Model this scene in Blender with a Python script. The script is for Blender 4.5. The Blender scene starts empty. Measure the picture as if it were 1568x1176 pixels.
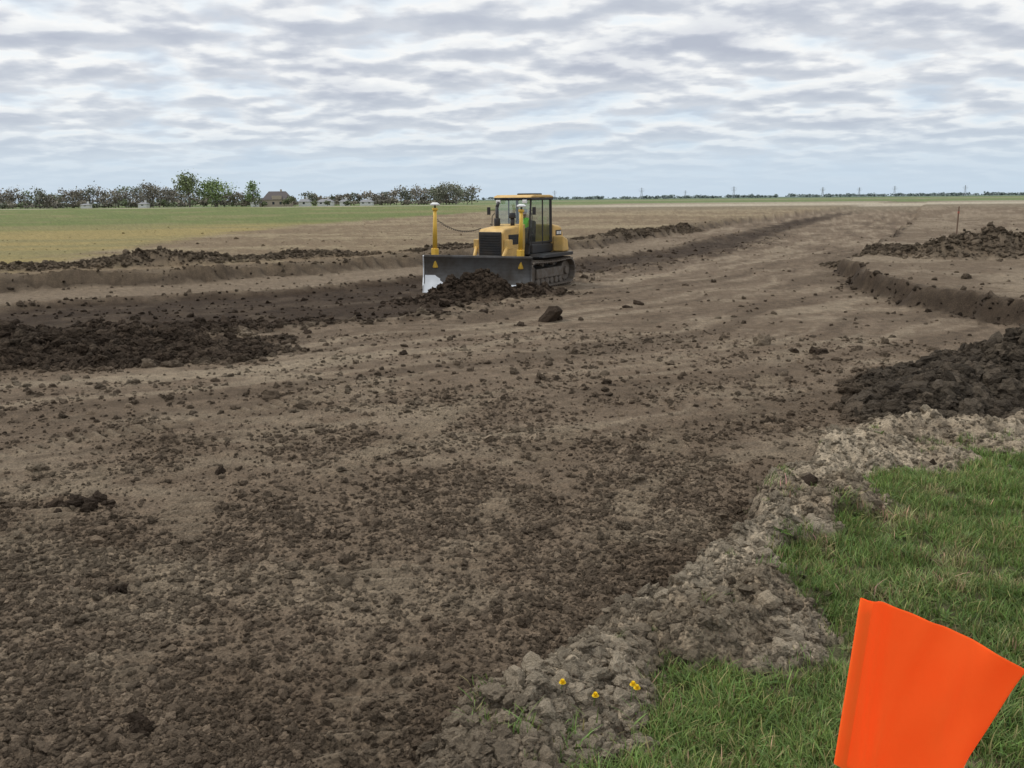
import bpy, math, random
import numpy as np
from mathutils import Vector, Matrix, Euler

random.seed(7); rng=np.random.default_rng(11)
scene=bpy.context.scene
scene.view_settings.view_transform='Standard'
try: scene.view_settings.look='None'
except Exception: pass
scene.view_settings.exposure=0

# ------------------------------------------------------------------ materials
def new_mat(name):
    m=bpy.data.materials.new(name); m.use_nodes=True
    nt=m.node_tree; b=nt.nodes['Principled BSDF']
    b.inputs['Specular IOR Level'].default_value=0.2
    return m,nt,b
def N(nt,t,**kw):
    n=nt.nodes.new(t)
    for k,v in kw.items(): setattr(n,k,v)
    return n
def ramp(nt,stops,fac=None):
    r=nt.nodes.new('ShaderNodeValToRGB'); e=r.color_ramp.elements
    e[0].position=stops[0][0]; e[0].color=(*stops[0][1],1)
    e[1].position=stops[-1][0]; e[1].color=(*stops[-1][1],1)
    for p,c in stops[1:-1]:
        x=e.new(p); x.color=(*c,1)
    if fac is not None: nt.links.new(fac,r.inputs[0])
    return r
def paint(name,col,rough=.5,metal=0,dirt=.35,dirtcol=(.12,.085,.055),scale=3.0,spec=.4):
    m,nt,b=new_mat(name); L=nt.links
    tc=N(nt,'ShaderNodeTexCoord')
    n=N(nt,'ShaderNodeTexNoise'); n.inputs['Scale'].default_value=scale; n.inputs['Detail'].default_value=7; n.inputs['Roughness'].default_value=.65
    L.new(tc.outputs['Object'],n.inputs['Vector'])
    r=ramp(nt,[(.5-.25*dirt,(0,0,0)),(.75,(1,1,1))],n.outputs['Fac'])
    mul=N(nt,'ShaderNodeMath',operation='MULTIPLY'); mul.inputs[1].default_value=min(1,dirt*1.6)
    L.new(r.outputs[0],mul.inputs[0])
    mx=N(nt,'ShaderNodeMix',data_type='RGBA'); mx.inputs['A'].default_value=(*col,1); mx.inputs['B'].default_value=(*dirtcol,1)
    L.new(mul.outputs[0],mx.inputs['Factor']); L.new(mx.outputs['Result'],b.inputs['Base Color'])
    rr=N(nt,'ShaderNodeMapRange'); rr.inputs['To Min'].default_value=rough; rr.inputs['To Max'].default_value=.9
    L.new(mul.outputs[0],rr.inputs['Value']); L.new(rr.outputs[0],b.inputs['Roughness'])
    b.inputs['Metallic'].default_value=metal; b.inputs['Specular IOR Level'].default_value=spec
    return m

# ------------------------------------------------------------------ numpy noise
def _h(ix,iy,seed):
    ix=ix.astype(np.int64); iy=iy.astype(np.int64)
    v=(ix*374761393+iy*668265263+seed*974634777)&0xffffffff
    v=((v^(v>>13))*1274126177)&0xffffffff
    v=(v^(v>>16))&0xffffffff
    return v.astype(np.float64)/4294967295.0
def vn(x,y,seed=0):
    xi=np.floor(x); yi=np.floor(y); fx=x-xi; fy=y-yi
    fx=fx*fx*(3-2*fx); fy=fy*fy*(3-2*fy)
    a=_h(xi,yi,seed); b=_h(xi+1,yi,seed); c=_h(xi,yi+1,seed); d=_h(xi+1,yi+1,seed)
    return (a*(1-fx)+b*fx)*(1-fy)+(c*(1-fx)+d*fx)*fy
def fbm(x,y,seed=0,oct=4,gain=.5):
    s=0;a=1;t=0
    for o in range(oct):
        ca,sa=math.cos(.7*o+.3),math.sin(.7*o+.3)
        s=s+a*vn((x*ca-y*sa)*2.03**o+17.3*o,(x*sa+y*ca)*2.03**o-9.1*o,seed+o); t+=a; a*=gain
    return s/t
def ss(v,a,b):
    t=np.clip((v-a)/(b-a),0,1); return t*t*(3-2*t)
def sdf(poly,x,y):   # positive inside
    d=np.full(x.shape,1e18); ins=np.zeros(x.shape,bool); n=len(poly)
    for i in range(n):
        x0,y0=poly[i]; x1,y1=poly[(i+1)%n]
        ex,ey=x1-x0,y1-y0
        t=np.clip(((x-x0)*ex+(y-y0)*ey)/(ex*ex+ey*ey),0,1)
        d=np.minimum(d,(x-x0-t*ex)**2+(y-y0-t*ey)**2)
        c=((y0>y)!=(y1>y))
        if y1!=y0:
            xx=x0+(y-y0)*ex/ey
            ins^=(c&(x<xx))
    return np.where(ins,1,-1)*np.sqrt(d)

PA=[(-.40,3.80),(-.06,4.35),(.52,5.15),(1.0,5.65),(1.50,6.30),(2.38,7.75),(3.25,9.2),(4.3,9.8),(5.87,9.7),(12,9.5),(60,8),(60,-30),(-40,-30),(-2.3,1)]
PG=[(.12,3.0),(.34,3.63),(.5,3.98),(.84,4.15),(1.55,4.4),(1.82,5.1),(1.98,6.05),(2.85,7.28),(3.39,7.93),(5.08,8.46),(9,8.6),(60,7.4),(60,-28),(-30,-28),(-2,0)]
PB=[(60,15),(14,16.6),(11.2,17.5),(10.7,20),(10.2,24),(10.2,27.5),(11.3,30.5),(16,40),(42,94),(100,220),(700,1500),(8000,1500),(8000,15)]
PC=[(-200,-40),(-60,5),(-30,20),(-16.4,28.5),(-10.2,32),(-4,38.5),(4.4,51),(28,105),(80,215),(700,1500),(3000,7500),(-8000,7500),(-8000,-40)]
PD=[(-60,12),(-18.5,30),(-20,40),(-21,51),(-22,82),(-16,127),(18,290),(200,900),(3000,7500),(-8000,7500),(-8000,12)]
# piles: cx,cy,rx,ry,rot,height,colour-kind
PILES=[(-10.2,16.4,4.9,2.2,.25,.60,'d'),(-6.9,16.0,2.6,1.0,.25,.16,'d'),(-8.2,20.0,4.5,1.3,.2,.14,'d'),
       (-.85,26.85,1.5,1.0,.0,.74,'d'),(.4,26.8,1.8,.9,.2,.36,'d'),(-2.1,26.0,1.4,.7,.2,.16,'d'),
       (8.6,12.6,3.7,2.1,.25,.95,'k'),(5.7,11.4,1.6,1.1,.3,.40,'k'),
       (18.3,34,3.4,2.2,.2,1.0,'t'),(14.8,36,2.4,1.6,.2,.4,'t'),
       (-13.8,36.0,3.4,1.3,.5,.60,'t'),(-9.4,39.2,4.0,1.2,.65,.30,'t'),(-18.8,33.6,3.2,1.1,.4,.26,'t'),
       (-2.5,45.5,4.5,1.1,.85,.24,'t'),(7.5,61,7,1.0,1.1,.16,'t'),(14,73,6,1.0,1.15,.20,'t'),
       (1.65,5.30,.42,.3,.2,.22,'p'),(1.10,4.70,.45,.32,.3,.17,'p'),(2.7,7.0,.5,.3,.8,.14,'p')]
PRINTS=[(-2.2,3.3,-3.1,8.5,.55),(-.75,3.3,-1.0,6.8,.5),(-3.8,5.0,-4.6,9.5,.5),(-.5,6.2,.9,11.5,.5),(.5,6.3,2.2,10.8,.5),(-2.0,8.6,-.2,13,.5),(-6.0,9.6,-2.2,13.2,.5),(3.1,11,5.2,16.5,.5)]

def lerp3(a,b,t): return a+(b-a)*t[...,None]
def C3(*c): return np.array(c,float)

def terrain(x,y):
    x=np.asarray(x,float); y=np.asarray(y,float)
    r=np.hypot(x,y)
    w1=fbm(x*1.6,y*1.6,1,4)-.5; w2=fbm(x*1.6+50,y*1.6,2,4)-.5
    sA=sdf(PA,x+w1*.55,y+w2*.55)
    sG=sdf(PG,x+w1*1.0,y+w2*1.0)+.30*(fbm(x*6,y*6,60,3)-.5)
    W1=fbm(x*.45,y*.45,3,4)-.5; W2=fbm(x*.45,y*.45+40,4,4)-.5
    sB=sdf(PB,x+W1*1.8,y+W2*1.8)
    sC=sdf(PC,x+W1*1.6,y+W2*1.6)
    sD=sdf(PD,x+W1*6,y+W2*6)
    fade=1-ss(r,120,300)
    h=.27*ss(sA,-.02,.16)
    bermA=np.exp(-((sA-.40)/.34)**2)*(1-ss(sG,-.05,.25))
    h+=bermA*.20*fbm(x*2.6,y*2.6,5,3)
    zoneA=ss(sA,-.03,.1)*(1-ss(sG,-.1,.15))
    bl=fbm(x*5,y*5,6,4,.6)
    h+=zoneA*(.21*(bl-.4)+.07*(fbm(x*14,y*14,61,3,.6)-.5))
    h-=.05*np.exp(-((sA+.14)/.14)**2)
    # right bank
    h+=.52*ss(sB,-.05,.34+.4*W1)*(1-ss(r,150,400)*.6)
    bB=np.exp(-((sB-.1)/.45)**2)
    h+=bB*fade*.34*(fbm(x*2.4,y*2.4,7,4,.6)-.5)
    # left bank
    h+=.36*ss(sC,-.05,.4)
    bC=np.exp(-((sC-.7)/1.1)**2)
    h+=bC*fade*(.24*ss(fbm(x*.9,y*.9,8,4,.6),.40,.75)+.14*(fbm(x*3,y*3,9,3,.6)-.4))
    st=-sC
    h+=-.12*ss(st,4.2,4.9)*fade*(1-ss(y,60,110))*(1-ss(st,11,13))
    wstrip=12.9-5.4*ss(y,20,36)
    strip=ss(st,4.0,4.8)*(1-ss(st,wstrip-.9,wstrip+.5))*(1-ss(y,110,190))
    ed=np.exp(-((st-wstrip-.3)/.7)**2)*(1-ss(y,50,90))*(1-ss(-x,14,20))
    h+=ed*.13*ss(fbm(x*1.5,y*1.5,10,4,.6),.38,.8)
    ed2=np.exp(-((st-4.3)/.4)**2)*(1-ss(y,60,100))
    h+=ed2*.14*fbm(x*2,y*2,12,4,.6)
    # ruts parallel to the cut
    brk=ss(fbm(x*.35,y*.35,62,3),.38,.62)
    rut=fbm(sC*3.6,(x*.41+y*.91)*.20,13,4,.62)-.5
    on=(1-ss(sA,-.5,0))*(1-ss(sC,-.6,0))*(1-ss(sB,-.6,0))
    midm=ss(r,8,13)
    h+=on*rut*(.018+.034*midm*brk)*fade
    # print marks
    pr=np.zeros_like(x); prm=np.zeros_like(x); prc=np.zeros_like(x)
    pm_=ss(fbm(x*1.2,y*1.2,14,3),.32,.56)
    for (x0,y0,x1,y1,w) in PRINTS:
        ex,ey=x1-x0,y1-y0; Ln=math.hypot(ex,ey); ex/=Ln; ey/=Ln
        s=(x-x0)*ex+(y-y0)*ey; t=(x-x0)*ey-(y-y0)*ex+.30*W1
        m=ss(s,0,.3)*(1-ss(s,Ln-.4,Ln))*(1-ss(np.abs(t),w/2-.12,w/2+.06))*pm_
        cl=.5+.5*np.sin(s/.09*math.pi+3.0*(w1)); cl=cl**1.6
        pr+=m*(cl*.046-.020); prm=np.maximum(prm,m); prc=np.maximum(prc,m*cl)
    h+=pr*on
    # piles
    pile=np.zeros_like(x); kinds={'d':np.zeros_like(x),'k':np.zeros_like(x),'t':np.zeros_like(x),'p':np.zeros_like(x)}
    lump=fbm(x*2.6,y*2.6,16,4,.62)
    for (cx,cy,rx,ry,rot,ph,k) in PILES:
        c,s=math.cos(rot),math.sin(rot)
        dx=(x-cx)*c+(y-cy)*s; dy=-(x-cx)*s+(y-cy)*c
        q=np.sqrt((dx/rx)**2+(dy/ry)**2)+(w1+W1)*.6
        p=np.clip(1-q,0,1)**.85
        pile=np.maximum(pile,ph*p*(.62+.76*lump))
        kinds[k]=np.maximum(kinds[k],ss(1.14-q,0,.30))
    h+=pile
    # general roughness
    rough=on*(.30+.70*ss(fbm(x*.5,y*.5,17,3),.35,.65))
    near=1-ss(r,9,15)
    f1=fbm(x*5.5,y*5.5,18,4,.6)-.5
    h+=f1*(.056*np.maximum(rough,.75*near*on)*(1-.6*prm)+.03*(1-on))*fade
    fine=fbm(x*20,y*20,19,3,.65)-.5
    h+=fine*.042*(1-ss(r,12,25))*(.5+.5*rough)*(1-.6*prm)
    anykind=np.clip(kinds['d']+kinds['k']+kinds['t']+kinds['p'],0,1)
    h+=anykind*(fbm(x*6,y*6,20,3,.6)-.5)*.18
    h+=ss(sC,3,10)*fade*.10*(fbm(x*.5,y*.5,21,3)-.5)+ss(sB,1,4)*fade*.14*(fbm(x*.7,y*.7,22,4)-.5)
    # ---------------- colour (albedo)
    big=fbm(x*.28,y*.28,30,4); med=fbm(x*1.3,y*1.3,31,4,.6); sm=fbm(x*11,y*11,32,3,.6)
    stk=fbm(sC*1.7,(x*.41+y*.91)*.18,33,5,.62)
    dark=C3(.138,.102,.071); mid=C3(.188,.143,.102); pale=C3(.33,.27,.195)
    fg=1-ss(r,6.5,12)
    base=lerp3(np.broadcast_to(mid,x.shape+(3,)),dark,ss(med*.5+big*.5,.42,.58)*(.50+.15*fg))
    base=lerp3(base,pale,ss(stk,.54,.70)*(1-fg)*.50)
    base=lerp3(base,pale,ss(fbm(x*.7+30,y*1.1,64,5,.62),.53,.70)*.38*on)
    base=lerp3(base,dark*.70,ss(1-stk,.52,.68)*(1-fg)*.6)
    base=lerp3(base,pale*.62,prm*.15); base=lerp3(base,pale*.8,prc*.32)
    stripc=C3(.050,.035,.024)
    base=lerp3(base,stripc,strip*(.78+.22*ss(med,.3,.6)))
    base=lerp3(base,stripc*1.2,np.clip(ed*1.0,0,1)*ss(med,.35,.6)*.8)
    base=lerp3(base,C3(.21,.165,.118),ss(st,-.1,.6)*(1-ss(st,3.6,4.3))*.65*(1-ss(y,45,70)))
    # berm
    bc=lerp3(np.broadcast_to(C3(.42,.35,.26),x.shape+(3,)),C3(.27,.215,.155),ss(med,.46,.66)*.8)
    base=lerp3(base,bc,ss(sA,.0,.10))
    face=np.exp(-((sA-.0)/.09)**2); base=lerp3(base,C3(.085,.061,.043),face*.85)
    # right upper land
    ub=lerp3(np.broadcast_to(C3(.165,.125,.088),x.shape+(3,)),C3(.245,.195,.14),ss(med*.5+big*.5,.42,.6))
    base=lerp3(base,ub,ss(sB,.1,.6))
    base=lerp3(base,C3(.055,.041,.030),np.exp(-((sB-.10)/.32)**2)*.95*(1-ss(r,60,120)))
    # left upper land
    uc=lerp3(np.broadcast_to(C3(.20,.15,.098),x.shape+(3,)),C3(.28,.225,.145),ss(med*.4+fbm(x*.07,y*.25,34,4)*.6,.42,.6))
    base=lerp3(base,uc,ss(sC,.0,.8))
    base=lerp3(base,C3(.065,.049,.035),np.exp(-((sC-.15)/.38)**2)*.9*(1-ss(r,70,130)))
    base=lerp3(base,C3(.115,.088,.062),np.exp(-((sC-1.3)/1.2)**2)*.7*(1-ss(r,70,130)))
    # far fields
    fld=fbm(x*.02,y*.06,35,4)
    tan=C3(.30,.24,.105); grn=C3(.125,.165,.060)
    gm=lerp3(np.broadcast_to(tan,x.shape+(3,)),grn,ss(y+ (fld-.5)*70+ (-x-40)*.15,66,120)*.9)
    gm=lerp3(gm,C3(.22,.20,.10),ss(fbm(x*.05,y*.2,36,4),.46,.7)*.7)
    base=lerp3(base,gm,ss(sD,-1.5,2.5))
    yy=y+x*.06
    base=lerp3(base,C3(.20,.17,.12),ss(yy,130,240)*(1-ss(sD,-4,4))*.8)
    base=lerp3(base,C3(.42,.37,.29),ss(yy,235,262)*(1-ss(yy,330,360))*ss(x,-20,40)*.85)
    base=lerp3(base,C3(.46,.42,.34),ss(yy,372,380)*(1-ss(yy,392,400))*.8)
    base=lerp3(base,C3(.15,.19,.085),ss(yy,400,430))
    base=lerp3(base,C3(.25,.23,.15),ss(yy,700,760)*(1-ss(yy,900,1000))*.8)
    base=lerp3(base,C3(.13,.17,.13),ss(yy,1400,1600))
    for k,c in (('d',C3(.068,.049,.035)),('k',C3(.092,.074,.056)),('t',C3(.125,.096,.068)),('p',C3(.33,.265,.19))):
        base=lerp3(base,c,kinds[k]*(.70+.28*ss(sm,.3,.6)))
    gs_=lerp3(np.broadcast_to(C3(.085,.090,.040),x.shape+(3,)),C3(.16,.13,.08),ss(fbm(x*3,y*3,63,3),.5,.7))
    base=lerp3(base,gs_,ss(sG,-.02,.1)*.9)
    base=base*(.78+.44*sm)[...,None]
    return h,base,dict(sA=sA,sG=sG,sB=sB,sC=sC,strip=strip,on=on,kinds=kinds,zoneA=zoneA,ed=ed,ed2=ed2,bC=bC,bB=bB,prm=prm)

# ------------------------------------------------------------------ ground mesh
a=np.linspace(math.atan(2.8/2.9),math.atan(2.8/100),740)
rr=np.concatenate([[.001,.5,1,1.5,2,2.5],2.8/np.tan(a),np.geomspace(103,9000,64)])
th=np.concatenate([np.radians(np.linspace(-41,41,1020)),np.radians(np.linspace(45,315,62))])
R,T=np.meshgrid(rr,th,indexing='ij')
X=R*np.sin(T); Y=R*np.cos(T)
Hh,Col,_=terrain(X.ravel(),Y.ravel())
nr,nc=R.shape
co=np.stack([X.ravel(),Y.ravel(),Hh],1)
ii=np.arange(nr-1)[:,None]*nc; jj=np.arange(nc)[None,:]; j2=(jj+1)%nc
quads=np.stack([ii+jj,ii+j2,ii+nc+j2,ii+nc+jj],-1).reshape(-1,4)[:,::-1]
def np_mesh(name,co,faces,k,smooth=True):
    me=bpy.data.meshes.new(name); me.vertices.add(len(co)); me.vertices.foreach_set('co',np.asarray(co,np.float32).ravel())
    nf=len(faces); me.loops.add(nf*k); me.loops.foreach_set('vertex_index',np.asarray(faces,np.int32).ravel())
    me.polygons.add(nf); me.polygons.foreach_set('loop_start',np.arange(nf,dtype=np.int32)*k)
    me.polygons.foreach_set('use_smooth',np.full(nf,smooth))
    me.update(calc_edges=True); me.validate()
    return me
def set_col(me,name,col):
    at=me.attributes.new(name,'FLOAT_COLOR','POINT')
    c4=np.ones((len(col),4),np.float32); c4[:,:3]=col; at.data.foreach_set('color',c4.ravel())
def link(ob): scene.collection.objects.link(ob); return ob

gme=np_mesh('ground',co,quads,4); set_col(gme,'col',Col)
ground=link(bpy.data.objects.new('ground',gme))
m,nt,b=new_mat('soil'); L=nt.links
at=N(nt,'ShaderNodeAttribute',attribute_name='col'); tc=N(nt,'ShaderNodeTexCoord')
n1=N(nt,'ShaderNodeTexNoise'); n1.inputs['Scale'].default_value=38; n1.inputs['Detail'].default_value=6; n1.inputs['Roughness'].default_value=.7
n2=N(nt,'ShaderNodeTexVoronoi'); n2.inputs['Scale'].default_value=42
n3=N(nt,'ShaderNodeTexNoise'); n3.inputs['Scale'].default_value=4; n3.inputs['Detail'].default_value=8; n3.inputs['Roughness'].default_value=.7
for n in (n1,n2,n3): L.new(tc.outputs['Object'],n.inputs['Vector'])
r1=ramp(nt,[(.3,(.55,.55,.55)),(.7,(1.45,1.43,1.40))],n1.outputs['Fac'])
r3=ramp(nt,[(.35,(.8,.8,.8)),(.68,(1.22,1.2,1.18))],n3.outputs['Fac'])
mA=N(nt,'ShaderNodeMix',data_type='RGBA',blend_type='MULTIPLY'); mA.inputs['Factor'].default_value=1
L.new(at.outputs['Color'],mA.inputs['A']); L.new(r1.outputs[0],mA.inputs['B'])
mB=N(nt,'ShaderNodeMix',data_type='RGBA',blend_type='MULTIPLY'); mB.inputs['Factor'].default_value=1
L.new(mA.outputs['Result'],mB.inputs['A']); L.new(r3.outputs[0],mB.inputs['B'])
L.new(mB.outputs['Result'],b.inputs['Base Color']); b.inputs['Roughness'].default_value=.95; b.inputs['Specular IOR Level'].default_value=.1
bp=N(nt,'ShaderNodeBump'); bp.inputs['Strength'].default_value=1.0; bp.inputs['Distance'].default_value=.03
ad=N(nt,'ShaderNodeMath',operation='ADD'); L.new(n1.outputs['Fac'],ad.inputs[0])
mm=N(nt,'ShaderNodeMath',operation='MULTIPLY'); mm.inputs[1].default_value=-.6; L.new(n2.outputs['Distance'],mm.inputs[0]); L.new(mm.outputs[0],ad.inputs[1])
L.new(ad.outputs[0],bp.inputs['Height']); L.new(bp.outputs[0],b.inputs['Normal'])
gme.materials.append(m)

# ------------------------------------------------------------------ scatter helper (instancing)
def scatter(name,pts,scl,rot,idx,tint,srcs):
    col=bpy.data.collections.new(name+'_source')
    for s in srcs: col.objects.link(s)
    me=bpy.data.meshes.new(name); me.vertices.add(len(pts)); me.vertices.foreach_set('co',np.asarray(pts,np.float32).ravel())
    def add(nm,ty,key,arr):
        a_=me.attributes.new(nm,ty,'POINT'); a_.data.foreach_set(key,arr.ravel())
    add('scl','FLOAT_VECTOR','vector',np.asarray(scl,np.float32)); add('rot','FLOAT_VECTOR','vector',np.asarray(rot,np.float32))
    add('idx','INT','value',np.asarray(idx,np.int32)); set_col(me,'tint',tint)
    ob=link(bpy.data.objects.new(name,me))
    ng=bpy.data.node_groups.new(name+'_nodes','GeometryNodeTree')
    ng.interface.new_socket('Geometry',in_out='INPUT',socket_type='NodeSocketGeometry'); ng.interface.new_socket('Geometry',in_out='OUTPUT',socket_type='NodeSocketGeometry')
    gi=ng.nodes.new('NodeGroupInput'); go=ng.nodes.new('NodeGroupOutput')
    ip=ng.nodes.new('GeometryNodeInstanceOnPoints'); ci=ng.nodes.new('GeometryNodeCollectionInfo')
    ci.inputs['Collection'].default_value=col; ci.inputs['Separate Children'].default_value=True; ci.inputs['Reset Children'].default_value=True
    def na(nm,ty):
        n=ng.nodes.new('GeometryNodeInputNamedAttribute'); n.data_type=ty; n.inputs['Name'].default_value=nm; return n
    e2r=ng.nodes.new('FunctionNodeEulerToRotation')
    l=ng.links
    l.new(gi.outputs[0],ip.inputs['Points']); l.new(ci.outputs[0],ip.inputs['Instance']); ip.inputs['Pick Instance'].default_value=True
    l.new(na('idx','INT').outputs['Attribute'],ip.inputs['Instance Index'])
    l.new(na('rot','FLOAT_VECTOR').outputs['Attribute'],e2r.inputs[0]); l.new(e2r.outputs[0],ip.inputs['Rotation'])
    l.new(na('scl','FLOAT_VECTOR').outputs['Attribute'],ip.inputs['Scale'])
    l.new(ip.outputs[0],go.inputs[0])
    md=ob.modifiers.new('scatter','NODES'); md.node_group=ng
    return ob

# lumps
m_clod,nt,b=new_mat('clod_soil'); L=nt.links
at=N(nt,'ShaderNodeAttribute',attribute_name='tint',attribute_type='INSTANCER'); tc=N(nt,'ShaderNodeTexCoord')
n1=N(nt,'ShaderNodeTexNoise'); n1.inputs['Scale'].default_value=3; n1.inputs['Detail'].default_value=5; n1.inputs['Roughness'].default_value=.7
L.new(tc.outputs['Object'],n1.inputs['Vector'])
r1=ramp(nt,[(.3,(.7,.7,.7)),(.7,(1.25,1.24,1.22))],n1.outputs['Fac'])
mA=N(nt,'ShaderNodeMix',data_type='RGBA',blend_type='MULTIPLY'); mA.inputs['Factor'].default_value=1
L.new(at.outputs['Color'],mA.inputs['A']); L.new(r1.outputs[0],mA.inputs['B']); L.new(mA.outputs['Result'],b.inputs['Base Color'])
b.inputs['Roughness'].default_value=.95; b.inputs['Specular IOR Level'].default_value=.1
bp=N(nt,'ShaderNodeBump'); bp.inputs['Strength'].default_value=.8; bp.inputs['Distance'].default_value=.2; L.new(n1.outputs['Fac'],bp.inputs['Height']); L.new(bp.outputs[0],b.inputs['Normal'])
import bmesh
from mathutils import noise as mn
lumps=[]
for i in range(8):
    bm=bmesh.new(); bmesh.ops.create_icosphere(bm,subdivisions=3 if i<4 else 2,radius=1)
    for v in bm.verts:
        p=v.co.copy(); o=Vector((i*7.1,i*3.3,i))
        d=mn.noise(p*1.1+o)*.5+mn.noise(p*2.6+o)*.42+mn.noise(p*5.5+o)*.26
        v.co=p*(1+d)
    me=bpy.data.meshes.new('clod'); bm.to_mesh(me); bm.free(); me.materials.append(m_clod)
    lumps.append(bpy.data.objects.new('clod_%d'%i,me))

P=[];S=[];TI=[]
def addc(x,y,size,h,col,emb=.25,tv=.25):
    n=len(x); z=h+size*(.35-emb)*.6
    P.append(np.stack([x,y,z],1))
    S.append(size[:,None]*(np.array([.75,.75,.6])+rng.random((n,3))*np.array([.7,.7,.4])))
    TI.append(np.clip(col*(1-tv+2*tv*rng.random((n,1))),0,1))
def wedge(n,r0,r1,a0=-40,a1=40):
    r=r0*(r1/r0)**rng.random(n); t=np.radians(a0+(a1-a0)*rng.random(n)); return r*np.sin(t),r*np.cos(t),r
# fine crumbs
x,y,r=wedge(190000,3.0,19)
h,c,k=terrain(x,y)
keep=(k['sA']<-.02)&(rng.random(len(x))<(.14+.30*(1-ss(r,6,10))+.80*ss(fbm(x*.9,y*.9,40,4,.6),.36,.62))*(1-.70*k['prm'])*(1-.65*ss(r,8,14)))
x,y,h,c,r=x[keep],y[keep],h[keep],c[keep],r[keep]
sz=np.clip(rng.lognormal(math.log(.0082),.55,len(x)),.004,.040)*(.75+.06*r)
fl=(rng.random(len(x))<.20)[:,None]
addc(x,y,sz,h,np.where(fl,c*1.9,c*1.12),tv=.25)
# mid-distance
x,y,r=wedge(34000,12,95)
h,c,k=terrain(x,y)
pr=.05+.25*k['strip']+.9*k['ed']+.8*k['ed2']+.8*k['bC']+.9*k['bB']+.10*ss(fbm(x*.6,y*.6,41,3),.5,.7)
keep=(rng.random(len(x))<pr)&(k['sA']<0); x,y,h,c,r=x[keep],y[keep],h[keep],c[keep],r[keep]
sz=np.clip(rng.lognormal(math.log(.026),.55,len(x)),.012,.13); addc(x,y,sz,h,c*.90,tv=.25)
# piles
for (cx,cy,rx,ry,rot,ph,kd) in PILES:
    d=math.hypot(cx,cy); n=int(min(11000,rx*ry*1250*(1 if d<20 else .5)))
    if kd=='p': n=260
    q=rng.random(n)**.6*1.35; t=rng.random(n)*2*math.pi
    dx=q*rx*np.cos(t); dy=q*ry*np.sin(t); cs,sn=math.cos(rot),math.sin(rot)
    x=cx+dx*cs-dy*sn; y=cy+dx*sn+dy*cs
    h,c,k=terrain(x,y); kk=k['kinds'][kd]>rng.random(n)*.6; x,y,h,c=x[kk],y[kk],h[kk],c[kk]; n=len(x)
    sz=np.clip(rng.lognormal(math.log(.026 if kd!='k' else .033),.60,n),.010,.12)
    if kd=='p': sz*=.5
    addc(x,y,sz,h,c*1.15,tv=.38)
# berm crumbs
x,y,r=wedge(100000,3.0,13,-12,41)
h,c,k=terrain(x,y); keep=(k['zoneA']>.3)&(rng.random(len(x))<.8)
x,y,h,c,r=x[keep],y[keep],h[keep],c[keep],r[keep]
sz=np.clip(rng.lognormal(math.log(.0085),.66,len(x)),.0035,.052); addc(x,y,sz,h,c*1.08,tv=.28)
# big individual clods
ind=[(.90,20.7,.24),(1.05,20.8,.17),(.78,20.75,.13),(2.55,7.35,.06),(4.0,8.1,.05),(-3.1,9.0,.05),(-1.2,4.3,.035),(-.7,22.0,.08),(.2,19.9,.08),(5.5,15.9,.11),(3.0,23,.1),(-4.4,19,.09),(-2,16.2,.06),(2.2,4.9,.04),(3.4,23.7,.11),(5.7,16.0,.08),(5.2,16.1,.07)]
for cx,cy,rad,s0,nn in((-4.05,8.0,.20,.060,26),(-4.2,5.9,.13,.035,16),(-2.05,4.35,.12,.03,14),(-2.9,6.1,.1,.03,10)):
    for _ in range(nn):
        ind.append((cx+rng.normal(0,rad*.6),cy+rng.normal(0,rad*.45),s0*rng.uniform(.45,1.25)))
ix=np.array([i[0] for i in ind]);iy=np.array([i[1] for i in ind]);isz=np.array([i[2] for i in ind])
h,c,k=terrain(ix,iy); addc(ix,iy,isz,h,np.tile(C3(.078,.056,.040),(len(ix),1)),emb=0.1)
P=np.concatenate(P);S=np.concatenate(S);TI=np.concatenate(TI); n=len(P)
scatter('soil_clods',P,S,np.stack([rng.normal(0,.5,n),rng.normal(0,.5,n),rng.random(n)*6.28],1),rng.integers(0,8,n),TI,lumps)
print('clods',len(P))

# ------------------------------------------------------------------ grass
m_gr,nt,b=new_mat('grass_blade'); L=nt.links
at=N(nt,'ShaderNodeAttribute',attribute_name='tint',attribute_type='INSTANCER'); ac=N(nt,'ShaderNodeAttribute',attribute_name='bcol')
mA=N(nt,'ShaderNodeMix',data_type='RGBA',blend_type='MULTIPLY'); mA.inputs['Factor'].default_value=1
L.new(at.outputs['Color'],mA.inputs['A']); L.new(ac.outputs['Color'],mA.inputs['B']); L.new(mA.outputs['Result'],b.inputs['Base Color'])
b.inputs['Roughness'].default_value=.5; b.inputs['Specular IOR Level'].default_value=.3
tr=N(nt,'ShaderNodeBsdfTranslucent'); L.new(mA.outputs['Result'],tr.inputs['Color'])
mx=N(nt,'ShaderNodeMixShader'); mx.inputs[0].default_value=.33
L.new(b.outputs[0],mx.inputs[1]); L.new(tr.outputs[0],mx.inputs[2]); L.new(mx.outputs[0],nt.nodes['Material Output'].inputs[0])
tufts=[]
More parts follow.
